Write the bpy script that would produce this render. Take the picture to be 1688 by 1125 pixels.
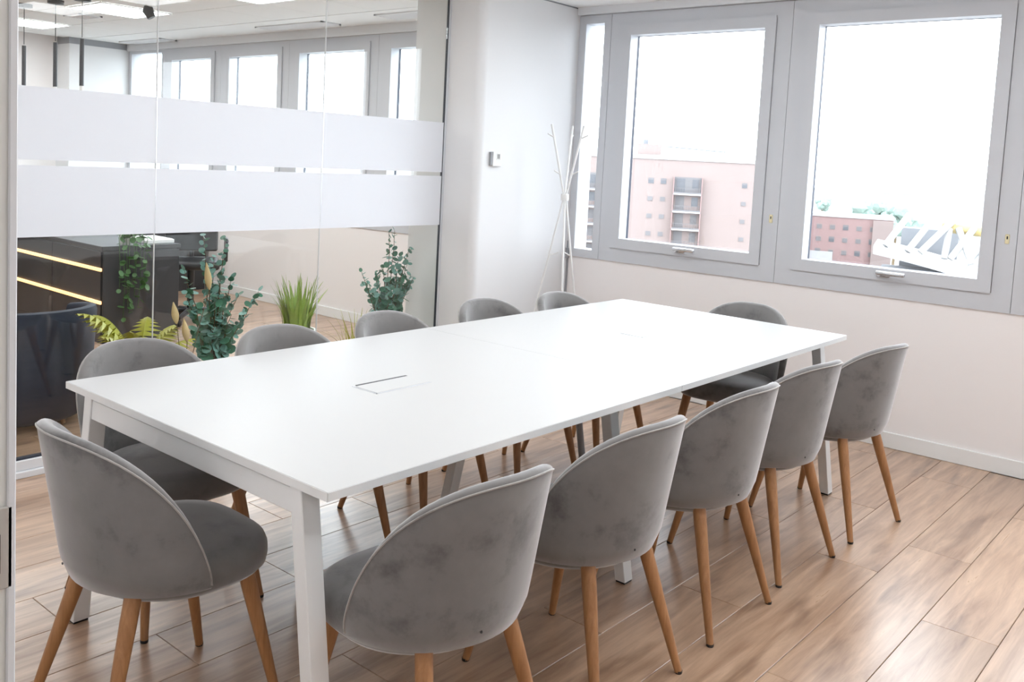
import bpy, bmesh, math, random
from mathutils import Vector, Matrix

# ------------------------------------------------------------------ scene, camera, world, exposure
S = bpy.context.scene
for o in list(bpy.data.objects): bpy.data.objects.remove(o)
COL = S.collection
CAMR = [[0.646231, -0.761439, 0.050952], [0.032299, 0.093996, 0.995048], [0.762458, 0.641385, -0.085337]]
CAMP = (-1.2259, -1.5046, 1.4645)
F_PX, PY = 1527.82, 392.21
cd = bpy.data.cameras.new('camera'); cam = bpy.data.objects.new('camera', cd); COL.objects.link(cam)
r_, u_, f_ = (Vector(v) for v in CAMR)
cam.matrix_world = Matrix(((r_.x, u_.x, -f_.x, CAMP[0]), (r_.y, u_.y, -f_.y, CAMP[1]), (r_.z, u_.z, -f_.z, CAMP[2]), (0, 0, 0, 1)))
cd.sensor_width = 36; cd.lens = F_PX / 1688 * 36
cd.shift_x = 0; cd.shift_y = (PY - 562.5) / 1688
cd.clip_start = .02; cd.clip_end = 2000
S.camera = cam

SKY = 5.0            # overcast white sky
PANEL = 5.0          # strength of the added meeting room and corridor fill panels
w = bpy.data.worlds.new('overcast'); S.world = w; w.use_nodes = True
w.node_tree.nodes['Background'].inputs[0].default_value = (.85, .925, 1, 1)
w.node_tree.nodes['Background'].inputs[1].default_value = SKY
S.view_settings.view_transform = 'Standard'; S.view_settings.look = 'None'
S.view_settings.exposure = 0.72; S.view_settings.gamma = 1.0
S.view_settings.use_curve_mapping = False
random.seed(7)
PI = math.pi

# ------------------------------------------------------------------ materials
M = {}
def nt(name):
    m = bpy.data.materials.new(name); m.use_nodes = True; M[name] = m
    return m, m.node_tree, m.node_tree.nodes['Principled BSDF']
def plain(name, col, rough=.5, metal=0, spec=.5, bump=0, bscale=200, emit=None, estr=0, vary=0):
    m, t, b = nt(name)
    b.inputs['Base Color'].default_value = (*col, 1); b.inputs['Roughness'].default_value = rough
    b.inputs['Metallic'].default_value = metal; b.inputs['Specular IOR Level'].default_value = spec
    if emit: b.inputs['Emission Color'].default_value = (*emit, 1); b.inputs['Emission Strength'].default_value = estr
    if bump or vary:
        tc = t.nodes.new('ShaderNodeTexCoord'); n = t.nodes.new('ShaderNodeTexNoise'); n.inputs['Scale'].default_value = bscale
        n.inputs['Detail'].default_value = 4
        t.links.new(tc.outputs['Object'], n.inputs['Vector'])
        if bump:
            bp = t.nodes.new('ShaderNodeBump'); bp.inputs['Strength'].default_value = bump; bp.inputs['Distance'].default_value = .002
            t.links.new(n.outputs['Fac'], bp.inputs['Height']); t.links.new(bp.outputs['Normal'], b.inputs['Normal'])
        if vary:
            r = t.nodes.new('ShaderNodeMixRGB'); r.inputs[1].default_value = (*[c * (1 - vary) for c in col], 1); r.inputs[2].default_value = (*[min(1, c * (1 + vary)) for c in col], 1)
            t.links.new(n.outputs['Fac'], r.inputs[0]); t.links.new(r.outputs[0], b.inputs['Base Color'])
    return m
plain('white_paint', (.74, .74, .745), .55, bump=.05, bscale=300)
plain('trim_paint', (.86, .86, .85), .45)
plain('wall_paint', (.89, .855, .845), .6, bump=.06, bscale=260)
plain('ceiling_paint', (.90, .90, .89), .8)
plain('tile_board', (.88, .88, .87), .9, bump=.3, bscale=500)
plain('alu', (.60, .615, .65), .42, .0, bump=.05, bscale=400)
plain('alu_light', (.76, .77, .79), .4)
plain('gasket', (.03, .035, .05), .6)
plain('seam_brown', (.16, .10, .065), .7)
plain('spacer', (.012, .018, .045), .5)
plain('chrome', (.62, .63, .65), .25, .9)
plain('brass_cream', (.78, .70, .46), .4)
plain('black', (.015, .015, .017), .4)
plain('black_metal', (.02, .021, .025), .35)
plain('laminate', (.53, .525, .515), .36, bump=.02, bscale=600)
plain('white_metal', (.80, .80, .79), .35)
plain('jamb_paint', (.80, .80, .77), .45)
plain('steel_plate', (.50, .48, .45), .4, .4)
plain('dark_cab', (.035, .037, .042), .35, vary=.25, bscale=6)
plain('navy_fabric', (.016, .025, .05), .7)
plain('led_warm', (1, .8, .5), .5, emit=(1, .50, .16), estr=1.5)
plain('fill_panel', (1, 1, 1), .5, emit=(.92, .965, 1), estr=PANEL)
plain('panel_light_far', (1, 1, 1), .5, emit=(.95, .975, 1), estr=11)
plain('pot_white', (.82, .82, .80), .5)
plain('soil', (.05, .035, .025), .95, bump=1, bscale=60)
plain('euc_leaf', (.06, .20, .125), .5, vary=.45, bscale=9)
plain('euc_leaf2', (.17, .35, .30), .5, vary=.4, bscale=9)
plain('ivy_leaf', (.06, .16, .04), .5, vary=.5, bscale=12)
plain('stem', (.11, .075, .035), .7)
plain('grass_leaf', (.30, .42, .07), .5, vary=.5, bscale=10)
plain('fern_leaf', (.42, .42, .04), .5, vary=.35, bscale=9)
plain('dry_plume', (.62, .46, .24), .9, bump=.8, bscale=200)
plain('cable_grey', (.30, .31, .33), .5)
plain('brick_pink', (0.205, 0.160, 0.148), .8, vary=.06, bscale=.4)
plain('brick_red', (0.222, 0.143, 0.136), .8, vary=.12, bscale=.5)
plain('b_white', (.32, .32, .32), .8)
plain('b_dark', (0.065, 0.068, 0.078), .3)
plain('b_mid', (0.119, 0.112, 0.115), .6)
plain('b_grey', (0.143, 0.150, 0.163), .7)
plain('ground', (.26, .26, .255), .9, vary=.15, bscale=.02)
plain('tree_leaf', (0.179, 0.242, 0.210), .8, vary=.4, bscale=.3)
plain('b_yellow', (.34, .26, .10), .6)

def glass_mat(name, tint, ior=1.5, rough=0.0):
    m = bpy.data.materials.new(name); m.use_nodes = True; M[name] = m
    t = m.node_tree; t.nodes.clear()
    out = t.nodes.new('ShaderNodeOutputMaterial'); mix = t.nodes.new('ShaderNodeMixShader')
    tr = t.nodes.new('ShaderNodeBsdfTransparent'); gl = t.nodes.new('ShaderNodeBsdfGlossy'); fr = t.nodes.new('ShaderNodeFresnel')
    tr.inputs[0].default_value = (*tint, 1); gl.inputs['Roughness'].default_value = rough; fr.inputs['IOR'].default_value = ior
    # thin sheet: the same Fresnel term from both sides
    geo = t.nodes.new('ShaderNodeNewGeometry'); lw = t.nodes.new('ShaderNodeLayerWeight'); lw.inputs['Blend'].default_value = .5
    p = t.nodes.new('ShaderNodeMath'); p.operation = 'POWER'; p.inputs[1].default_value = 5
    ml = t.nodes.new('ShaderNodeMath'); ml.operation = 'MULTIPLY_ADD'; ml.inputs[1].default_value = .9; ml.inputs[2].default_value = .04
    t.links.new(lw.outputs['Facing'], p.inputs[0]); t.links.new(p.outputs[0], ml.inputs[0])
    t.links.new(ml.outputs[0], mix.inputs[0]); t.links.new(tr.outputs[0], mix.inputs[1]); t.links.new(gl.outputs[0], mix.inputs[2])
    t.links.new(mix.outputs[0], out.inputs[0])
    t.nodes.remove(fr); t.nodes.remove(geo)
glass_mat('partition_glass', (.975, .99, .982))
glass_mat('window_glass', (.985, .99, .99))
m = bpy.data.materials.new('frosted_film'); m.use_nodes = True; M['frosted_film'] = m
t = m.node_tree; t.nodes.clear()
out = t.nodes.new('ShaderNodeOutputMaterial'); mx = t.nodes.new('ShaderNodeMixShader'); df = t.nodes.new('ShaderNodeBsdfDiffuse'); tl = t.nodes.new('ShaderNodeBsdfTranslucent')
df.inputs[0].default_value = (.89, .90, .93, 1); tl.inputs[0].default_value = (.86, .87, .90, 1); mx.inputs[0].default_value = .5
t.links.new(df.outputs[0], mx.inputs[1]); t.links.new(tl.outputs[0], mx.inputs[2]); t.links.new(mx.outputs[0], out.inputs[0])

def velvet(name, col, tint):
    m, t, b = nt(name)
    b.inputs['Roughness'].default_value = .8; b.inputs['Specular IOR Level'].default_value = .15
    b.inputs['Sheen Weight'].default_value = 1.0; b.inputs['Sheen Roughness'].default_value = .42
    b.inputs['Sheen Tint'].default_value = (*tint, 1)
    tc = t.nodes.new('ShaderNodeTexCoord'); oi = t.nodes.new('ShaderNodeObjectInfo')
    ad = t.nodes.new('ShaderNodeVectorMath'); ad.operation = 'ADD'
    ml = t.nodes.new('ShaderNodeMath'); ml.operation = 'MULTIPLY'; ml.inputs[1].default_value = 37
    t.links.new(oi.outputs['Random'], ml.inputs[0]); t.links.new(tc.outputs['Object'], ad.inputs[0]); t.links.new(ml.outputs[0], ad.inputs[1])
    n1 = t.nodes.new('ShaderNodeTexNoise'); n1.inputs['Scale'].default_value = 8; n1.inputs['Detail'].default_value = 5; n1.inputs['Roughness'].default_value = .65
    t.links.new(ad.outputs[0], n1.inputs['Vector'])
    cr = t.nodes.new('ShaderNodeValToRGB'); cr.color_ramp.elements[0].position = .28; cr.color_ramp.elements[1].position = .47
    cr.color_ramp.elements[0].color = (*[c * .55 for c in col], 1); cr.color_ramp.elements[1].color = (*col, 1)
    e = cr.color_ramp.elements.new(.74); e.color = (*[c * 1.14 for c in col], 1)
    t.links.new(n1.outputs['Fac'], cr.inputs[0]); t.links.new(cr.outputs[0], b.inputs['Base Color'])
    n2 = t.nodes.new('ShaderNodeTexNoise'); n2.inputs['Scale'].default_value = 420; t.links.new(tc.outputs['Object'], n2.inputs['Vector'])
    bp = t.nodes.new('ShaderNodeBump'); bp.inputs['Strength'].default_value = .12; bp.inputs['Distance'].default_value = .001
    t.links.new(n2.outputs['Fac'], bp.inputs['Height']); t.links.new(bp.outputs[0], b.inputs['Normal'])
velvet('velvet', (.185, .177, .172), (.9, .88, .88))
velvet('velvet_pipe', (.34, .32, .30), (.95, .92, .9))

def wood(name, c1, c2, rough, scale, axis, gr=1.0, bump=.1, knots=False):
    """grain stretched along one object axis; a random offset and tone for each object"""
    m, t, b = nt(name)
    tc = t.nodes.new('ShaderNodeTexCoord'); mp = t.nodes.new('ShaderNodeMapping'); oi = t.nodes.new('ShaderNodeObjectInfo')
    s = [scale] * 3; s[axis] = scale * .09; mp.inputs['Scale'].default_value = s
    cb = t.nodes.new('ShaderNodeVectorMath'); cb.operation = 'ADD'
    ml = t.nodes.new('ShaderNodeMath'); ml.operation = 'MULTIPLY'; ml.inputs[1].default_value = 91
    t.links.new(oi.outputs['Random'], ml.inputs[0]); t.links.new(tc.outputs['Object'], cb.inputs[0]); t.links.new(ml.outputs[0], cb.inputs[1]); t.links.new(cb.outputs[0], mp.inputs[0])
    n = t.nodes.new('ShaderNodeTexNoise'); n.inputs['Scale'].default_value = 1; n.inputs['Detail'].default_value = 6; n.inputs['Roughness'].default_value = .62; n.inputs['Distortion'].default_value = .5
    t.links.new(mp.outputs[0], n.inputs['Vector'])
    cr = t.nodes.new('ShaderNodeValToRGB'); cr.color_ramp.elements[0].position = .30; cr.color_ramp.elements[1].position = .70
    cr.color_ramp.elements[0].color = (*c1, 1); cr.color_ramp.elements[1].color = (*c2, 1)
    t.links.new(n.outputs['Fac'], cr.inputs[0])
    col_out = cr.outputs[0]
    if knots:
        m2 = t.nodes.new('ShaderNodeMapping'); m2.inputs['Scale'].default_value = (2.2, 11, 11); t.links.new(cb.outputs[0], m2.inputs[0])
        k = t.nodes.new('ShaderNodeTexNoise'); k.inputs['Scale'].default_value = 1; k.inputs['Detail'].default_value = 3; t.links.new(m2.outputs[0], k.inputs['Vector'])
        kr = t.nodes.new('ShaderNodeValToRGB'); kr.color_ramp.elements[0].position = .30; kr.color_ramp.elements[0].color = (.52, .47, .44, 1); kr.color_ramp.elements[1].position = .43; kr.color_ramp.elements[1].color = (1, 1, 1, 1)
        mm = t.nodes.new('ShaderNodeMixRGB'); mm.blend_type = 'MULTIPLY'; mm.inputs[0].default_value = .8
        t.links.new(k.outputs['Fac'], kr.inputs[0]); t.links.new(col_out, mm.inputs[1]); t.links.new(kr.outputs[0], mm.inputs[2]); col_out = mm.outputs[0]
    hv = t.nodes.new('ShaderNodeHueSaturation'); mr = t.nodes.new('ShaderNodeMapRange'); mr.inputs[3].default_value = 1 - .13 * gr; mr.inputs[4].default_value = 1 + .13 * gr
    t.links.new(oi.outputs['Random'], mr.inputs[0]); t.links.new(mr.outputs[0], hv.inputs['Value']); t.links.new(col_out, hv.inputs['Color'])
    t.links.new(hv.outputs[0], b.inputs['Base Color'])
    rr = t.nodes.new('ShaderNodeMapRange'); rr.inputs[3].default_value = rough + .08; rr.inputs[4].default_value = rough - .06
    t.links.new(n.outputs['Fac'], rr.inputs[0]); t.links.new(rr.outputs[0], b.inputs['Roughness'])
    bp = t.nodes.new('ShaderNodeBump'); bp.inputs['Strength'].default_value = bump; bp.inputs['Distance'].default_value = .002
    t.links.new(n.outputs['Fac'], bp.inputs['Height']); t.links.new(bp.outputs[0], b.inputs['Normal'])
wood('oak_floor', (.31, .172, .098), (.65, .445, .302), .29, 22, 0, .5, .07, True)
M['oak_floor'].node_tree.nodes['Principled BSDF'].inputs['Specular IOR Level'].default_value = .75
M['oak_floor'].node_tree.nodes['Principled BSDF'].inputs['Coat Weight'].default_value = .6
M['oak_floor'].node_tree.nodes['Principled BSDF'].inputs['Coat Roughness'].default_value = .3
wood('beech_leg', (.30, .135, .05), (.45, .225, .095), .4, 60, 2, .5, .04)

# ------------------------------------------------------------------ mesh helpers
class MB:
    def __init__(s): s.v = []; s.f = []
    def add(s, vs, fs):
        k = len(s.v); s.v += [tuple(p) for p in vs]; s.f += [tuple(i + k for i in f) for f in fs]; return s
    def box(s, x0, x1, y0, y1, z0, z1, bev=0, seg=1):
        if not bev:
            vs = [(x, y, z) for x in (x0, x1) for y in (y0, y1) for z in (z0, z1)]
            return s.add(vs, [(0, 1, 3, 2), (4, 6, 7, 5), (0, 4, 5, 1), (2, 3, 7, 6), (0, 2, 6, 4), (1, 5, 7, 3)])
        bm = bmesh.new(); bmesh.ops.create_cube(bm, size=1)
        for v in bm.verts:
            v.co = Vector(((x0 + x1) / 2 + v.co.x * (x1 - x0), (y0 + y1) / 2 + v.co.y * (y1 - y0), (z0 + z1) / 2 + v.co.z * (z1 - z0)))
        bmesh.ops.bevel(bm, geom=bm.edges[:], offset=bev, segments=seg, affect='EDGES', profile=.5)
        bm.verts.index_update()
        s.add([v.co[:] for v in bm.verts], [[v.index for v in f.verts] for f in bm.faces]); bm.free(); return s
    def tube(s, pts, rad, n=8, caps=True):
        pts = [Vector(p) for p in pts]; k = len(pts); rad = rad if isinstance(rad, (list, tuple)) else [rad] * k
        vs = []; fs = []; up = None
        for i, p in enumerate(pts):
            d = (pts[min(i + 1, k - 1)] - pts[max(i - 1, 0)]).normalized()
            if up is None:
                up = d.orthogonal().normalized()
            up = (up - d * up.dot(d)).normalized(); sd = d.cross(up)
            for j in range(n):
                a = 2 * PI * j / n; vs.append(p + (up * math.cos(a) + sd * math.sin(a)) * rad[i])
        for i in range(k - 1):
            for j in range(n): fs.append((i * n + j, i * n + (j + 1) % n, (i + 1) * n + (j + 1) % n, (i + 1) * n + j))
        if caps: fs.append(tuple(range(n - 1, -1, -1))); fs.append(tuple(range((k - 1) * n, k * n)))
        return s.add(vs, fs)
    def lathe(s, prof, n=24, c=(0, 0), sx=1, sy=1):
        vs = [(c[0] + r * sx * math.cos(2 * PI * j / n), c[1] + r * sy * math.sin(2 * PI * j / n), z) for r, z in prof for j in range(n)]
        fs = [(i * n + j, i * n + (j + 1) % n, (i + 1) * n + (j + 1) % n, (i + 1) * n + j) for i in range(len(prof) - 1) for j in range(n)]
        fs.append(tuple(range(n - 1, -1, -1))); fs.append(tuple(range((len(prof) - 1) * n, len(prof) * n)))
        return s.add(vs, fs)
    def prism(s, poly, z0, z1):
        n = len(poly); vs = [(x, y, z0) for x, y in poly] + [(x, y, z1) for x, y in poly]
        fs = [(i, (i + 1) % n, n + (i + 1) % n, n + i) for i in range(n)] + [tuple(range(n - 1, -1, -1)), tuple(range(n, 2 * n))]
        return s.add(vs, fs)
    def mesh(s, name, mat, smooth=False, ang=None):
        me = bpy.data.meshes.new(name); me.from_pydata(s.v, [], s.f); me.update()
        bm = bmesh.new(); bm.from_mesh(me); bmesh.ops.recalc_face_normals(bm, faces=bm.faces[:]); bm.to_mesh(me); bm.free()
        if mat: me.materials.append(M[mat])
        if smooth:
            me.polygons.foreach_set('use_smooth', [True] * len(me.polygons))
            if ang: me.set_sharp_from_angle(angle=math.radians(ang))
        return me
    def build(s, name, mat, parent=None, smooth=False, ang=None, loc=None):
        return link(name, s.mesh(name, mat, smooth, ang), parent, loc)
def link(name, me, parent=None, loc=None, rot=None):
    o = bpy.data.objects.new(name, me); COL.objects.link(o)
    if parent: o.parent = parent
    if loc is not None: o.location = loc
    if rot is not None: o.rotation_euler = rot
    return o
def empty(name, loc=(0, 0, 0), rz=0):
    o = bpy.data.objects.new(name, None); COL.objects.link(o); o.location = loc; o.rotation_euler = (0, 0, rz); o.empty_display_size = .1; return o
def tag(o, label, cat, group=None):
    o['label'] = label; o['category'] = cat; o['kind'] = 'thing'
    if group: o['group'] = group
    return o
def struct(o, label=None):
    o['kind'] = 'structure'
    if label: o['label'] = label
    return o
def copy_tree(o, parent=None):
    c = o.copy(); COL.objects.link(c); c.parent = parent
    for ch in [x for x in bpy.data.objects if x.parent == o]: copy_tree(ch, c)
    return c

# ------------------------------------------------------------------ room constants
XW, YG, ZC = 3.903, 2.55, 2.50          # window frames' inner face, glass partition, ceiling
XB, XE = -2.6, -.80                     # wall behind, entrance wall's room face
YR, YF = -2.98, 8.75                    # right wall, far wall of the neighbouring room
# ------------------------------------------------------------------ floor: oak planks as pieces
fl = MB().box(XB, XW + .02, YR, YF, -.06, -.004).build('floor', 'seam_brown'); struct(fl, 'brown oak plank floor running through both rooms')
PW, PL = .2345, 1.30
pm = {}
def plank(x0, x1, y0, y1):
    k = (round(x1 - x0, 3), round(y1 - y0, 3))
    if k not in pm:
        a, b = k[0] / 2, k[1] / 2
        pm[k] = MB().box(-a + .0008, a - .0008, -b + .0008, b - .0008, -.008, 0, .0012).mesh('plank', 'oak_floor')
    link('plank', pm[k], fl, ((x0 + x1) / 2, (y0 + y1) / 2, 0))
y0 = -.915 - PW * 8; row = 0
offs = [.0, .62, .27, .93, .45, 1.1, .15, .78]
while y0 < YF - .01:
    ya, yb = max(y0, YR), min(y0 + PW, YF)
    xs = 1.975 + offs[(row - 8) % 8]
    while xs > XB: xs -= PL
    long_ = PL if yb < 5 else PL * 2
    while xs < XW + .012:
        xa, xb = max(xs, XB), min(xs + long_, XW + .012)
        if xb - xa > .02 and yb - ya > .02: plank(xa, xb, ya, yb)
        xs += long_
    y0 += PW; row += 1
# ------------------------------------------------------------------ ceiling, lights, vents
ce = MB().box(XB, 4.12, YR - .1, YF + .1, ZC + .012, ZC + .12).build('ceiling', 'ceiling_paint'); struct(ce, 'white ceiling')
tile_me = MB().box(-.296, .296, -.296, .296, 0, .014, .003).mesh('ceiling_tile', 'tile_board')
LIGHTS = {(2, 5), (2, 8), (2, 2), (0, 2), (0, 5), (0, 8)}
for i in range(4):
    for j in range(10):
        if (i, j) in LIGHTS: continue
        link('ceiling_tile', tile_me, ce, (1.3 + .6 * i, 2.9 + .6 * j, ZC - .002))
bulk = MB().box(3.402, 4.0, YG + .1, 8.6, ZC - .004, ZC + .012).box(-.9, 3.99, YR, YG - .05, ZC - .002, ZC + .012).build('bulkhead', 'ceiling_paint', ce)
def ceiling_light(x, y, label, grp, mat='panel_light_far'):
    o = tag(empty('ceiling_light', (x, y, ZC - .012)), label, 'light', grp)
    MB().box(-.298, .298, -.298, -.28, 0, .014).box(-.298, .298, .28, .298, 0, .014).box(-.298, -.28, -.28, .28, 0, .014).box(.28, .298, -.28, .28, 0, .014).build('frame', 'white_metal', o)
    MB().box(-.28, .28, -.28, .28, .003, .012).build('diffuser', mat, o)
ceiling_light(2.5, 5.9, 'lit square ceiling panel beside the black security camera', 'square ceiling light panels')
ceiling_light(2.5, 7.7, 'lit square ceiling panel farthest off, behind the black pendants', 'square ceiling light panels')
ceiling_light(2.5, 4.1, 'lit square ceiling panel at the top edge, nearest the glass partition', 'square ceiling light panels')
for y in (4.1, 5.9, 7.7): ceiling_light(1.3, y, 'added fill panel of a second row over the dark counter, ' + {4.1: 'near the glass', 5.9: 'middle', 7.7: 'farthest'}[y], 'square ceiling light panels')  # second row added to brighten the neighbouring room
for x, lx in ((.3, 'doorway end'), (1.25, 'middle'), (2.2, 'window end')):
    for y, ly in ((-1.3, 'row by the right wall'), (.05, 'row over the near chairs'), (1.4, 'row over the glass side chairs')):
        ceiling_light(x, y, 'added fill panel on the unseen meeting room ceiling, ' + ly + ', ' + lx, 'added meeting room fill panels', 'fill_panel')  # grid of panels out of view, laid out as fill light
for y, ly in ((-1.5, 'over the doorway'), (1.2, 'in the middle of the corridor'), (3.9, 'at the far corridor end')):
    ceiling_light(-1.75, y, 'added corridor fill panel behind the viewer, ' + ly, 'added corridor fill panels', 'fill_panel')  # added behind the camera to lift the door frame and the fill
def vent(x0, x1, y0, y1, label):
    o = tag(empty('air_vent', ((x0 + x1) / 2, (y0 + y1) / 2, ZC - .014)), label, 'vent', 'ceiling air vents')
    a, b = (x1 - x0) / 2, (y1 - y0) / 2
    MB().box(-a, a, -b, -b + .02, 0, .012).box(-a, a, b - .02, b, 0, .012).box(-a, -a + .02, -b, b, 0, .012).box(a - .02, a, -b, b, 0, .012).build('frame', 'alu_light', o)
    n = 5; sm = MB().box(-.008, .008, -b + .02, b - .02, .001, .009).mesh('slat', 'alu_light')
    for i in range(n): link('slat', sm, o, (-a + .02 + (i + .5) * (2 * a - .04) / n, 0, 0), (0, .5, 0))
    MB().box(-a + .01, a - .01, -b + .01, b - .01, .0095, .0115).build('backing', 'cable_grey', o)
vent(3.56, 3.76, 4.65, 5.58, 'grey slotted air vent in the ceiling, above the second of the far windows')
vent(3.50, 3.72, 3.05, 3.95, 'grey slotted air vent in the ceiling, closest to the white pillar')
vent(3.68, 3.87, 7.4, 8.25, 'grey slotted air vent in the ceiling corner, farthest from the pillar')
vent(2.43, 2.63, 6.45, 6.75, 'small grey air vent between two lit ceiling panels')

# ------------------------------------------------------------------ window wall
ww = MB().box(XW + .012, 4.12, YR - .1, YF + .1, -.06, .817)
ww.box(XW + .012, 4.12, YR - .1, YF + .1, 2.445, ZC + .1).box(XW + .012, 4.12, 2.306, 3.13, .817, 2.445).box(XW + .012, 4.12, 8.45, YF + .1, .817, 2.445)
ww.build('wall_window', 'wall_paint'); struct(bpy.data.objects['wall_window'], 'off-white wall under and over the window band')
bb = MB().box(XW - .002, XW + .012, YR, 2.306, 0, .086, .003).build('baseboard_window', 'trim_paint'); struct(bb)
bb = MB().box(XW - .002, XW + .012, 3.13, 8.45, 0, .086, .003).build('baseboard_far', 'trim_paint'); struct(bb)
tr = MB().box(XW - .03, XW + .012, YR, 2.306, 2.448, ZC - .002).build('trim_1', 'alu_light'); struct(tr, 'pale grey pelmet strip over the windows')
tr = MB().box(XW - .03, XW + .012, 2.92, 8.45, 2.42, ZC - .004).build('trim_2', 'alu_light'); struct(tr)
wn = [0]
def ring(mb, y0, y1, z0, z1, wd, x0, x1):
    """picture-frame ring with mitred corners"""
    o = [(y0, z0), (y1, z0), (y1, z1), (y0, z1)]; i = [(y0 + wd, z0 + wd), (y1 - wd, z0 + wd), (y1 - wd, z1 - wd), (y0 + wd, z1 - wd)]
    vs = [(x, a, b) for x in (x0, x1) for a, b in o + i]; fs = []
    for k in range(4):
        n = (k + 1) % 4
        fs += [(k, n, 4 + n, 4 + k), (8 + k, 12 + k, 12 + n, 8 + n), (k, 8 + k, 8 + n, n), (4 + k, 4 + n, 12 + n, 12 + k)]
    return mb.add(vs, fs)
def window(y0, y1, label, sash=True, handle=True):
    wn[0] += 1; g = .0012
    fr = ring(MB(), y0 + g, y1 - g, .817, 2.445, .094 if sash else .055, XW, XW + .11).build('window_%d' % wn[0], 'alu'); struct(fr, label)
    MB().box(XW + .02, XW + .06, y0 - .003, y0 + .003, .82, 2.44).build('joint_seal', 'gasket', fr)
    if not sash:
        MB().box(XW + .035, XW + .045, y0 + .05, y1 - .05, .87, 2.39).build('glass_pane', 'window_glass', fr); return fr
    a, b, c, d = y0 + .0975, y1 - .0975, .9075, 2.3665
    ring(MB(), a - .006, b + .006, c - .006, d + .006, .03, XW + .012, XW + .03).build('gap_seal', 'gasket', fr)
    sa = ring(MB(), a, b, c, d, .066, XW - .012, XW + .073).build('sash', 'alu', fr)
    ring(MB(), a + .03, b - .03, c + .03, d - .03, .0365, XW + .074, XW + .098).build('spacer_bar', 'spacer', sa)
    MB().box(XW + .0985, XW + .1035, a + .064, b - .064, c + .064, d - .064).build('glass_pane', 'window_glass', sa)
    if handle:
        ym = (a + b) / 2 - .0; z = c + .033; x = XW - .012
        h = MB()
        h.box(x - .012, x, ym - .036, ym + .036, z - .014, z + .014, .006, 2)
        h.tube([(x - .01, ym + .012, z), (x - .045, ym + .012, z + .003)], .011, 10)
        h.box(x - .058, x - .036, ym - .125, ym + .026, z + .0, z + .022, .007, 2)
        h.build('handle', 'chrome', sa, True, 40)
        l = MB().box(XW - .004, XW, y0 + .034, y0 + .054, 1.165, 1.213, .004, 2).build('lock_plate', 'brass_cream', fr)
        MB().box(XW - .0055, XW - .003, y0 + .041, y0 + .047, 1.188, 1.203).build('keyhole', 'black', l)
    return fr
window(2.046, 2.306, 'narrow fixed grey window pane beside the white panel', sash=False)
window(.791, 2.046, 'grey aluminium window with the balconied apartment block outside')
window(-.464, .791, 'grey aluminium window with the white roof structure and trees outside')
window(-1.719, -.464, 'grey aluminium window cut off by the right edge of the picture')
window(-2.974, -1.719, 'grey aluminium window at the right end of the window band')
window(7.70, 8.45, 'far fixed window pane in the corner of the neighbouring room', sash=False)
for a, b in ((6.64, 7.70), (5.54, 6.64), (4.335, 5.54), (3.13, 4.335)):
    window(a, b, 'grey window of the neighbouring room, seen over the frosted band', handle=False)
# pillar and panel
pil = []
r = .055; px0, py0 = 2.90, 2.27
for k in range(7):
    a = PI + PI / 2 * k / 6; pil.append((px0 + r + r * math.cos(a), py0 + r + r * math.sin(a)))
pil += [(3.288, py0), (3.288, 2.84), (px0, 2.84)]
p = MB().prism(pil, 0, ZC + .02).build('wall_pillar', 'white_paint', None, True, 30); struct(p, 'white pillar with rounded edge carrying the thermostat')
p = MB().box(3.294, XW + .012, 2.306, 2.80, 0, ZC - .012).build('wall_panel', 'white_paint'); struct(p, 'white panel between pillar and window')
MB().box(3.294, XW + .005, 2.312, 2.79, ZC - .012, ZC).build('shadow_gap', 'cable_grey', p)
MB().box(XW - .006, XW + .010, 2.300, 2.306, 0, .92).build('corner_shadow_strip', 'cable_grey', p)  # grey strip stands in for the shadow gap in the corner
MB().box(XW - .02, XW, 2.286, 2.306, .80, .87).build('frame_end_shadow', 'cable_grey', p)  # grey block paints the shadow at the end of the window frame
# other walls
o = MB().box(XB, XW + .02, YR - .1, YR, 0, ZC + .02).build('wall_right', 'wall_paint'); struct(o)
o = MB().box(XB - .1, XB, YR - .1, YF, 0, ZC + .02).build('wall_back', 'wall_paint'); struct(o)
o = MB().box(XB, 4.1, YF, YF + .1, 0, ZC + .02).build('wall_far', 'wall_paint'); struct(o, 'white far wall of the neighbouring room')
o = MB().box(3.25, XW + .012, 8.45, YF, 0, ZC - .07).build('wall_far_panel', 'white_paint'); struct(o)
MB().box(3.25, XW, 8.46, YF - .01, ZC - .07, ZC + .01).build('shadow_gap', 'cable_grey', o)
# entrance wall with the doorway the picture is taken from
o = MB().box(XE - .15, XE, -.36, YG - .02, 0, ZC + .02).box(XE - .15, XE, YR, -1.63, 0, ZC + .02).box(XE - .15, XE, -1.63, -.36, 2.14, ZC + .02).build('wall_entrance', 'wall_paint'); struct(o)
dr = MB().box(XE - .156, XE - .001, -.44, -.352, 0, 2.1, .003).box(XE - .156, XE - .001, -1.638, -1.55, 0, 2.1, .003).box(XE - .156, XE - .001, -1.638, -.352, 2.06, 2.148, .003).build('door_1', 'jamb_paint')
struct(dr, 'pale grey door frame at the left edge of the picture')
MB().box(XE - .012, XE - .0025, -.4435, -.4395, 0, 2.06, .0015).build('edge_strip', 'alu_light', dr)
st = MB().box(XE - .06, XE - .006, -.4435, -.4385, .955, 1.05, .0015).build('strike_plate', 'steel_plate', dr)
MB().box(XE - .04, XE - .0195, -.4445, -.4420, .975, 1.02).build('latch_hole', 'black', st)

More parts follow.
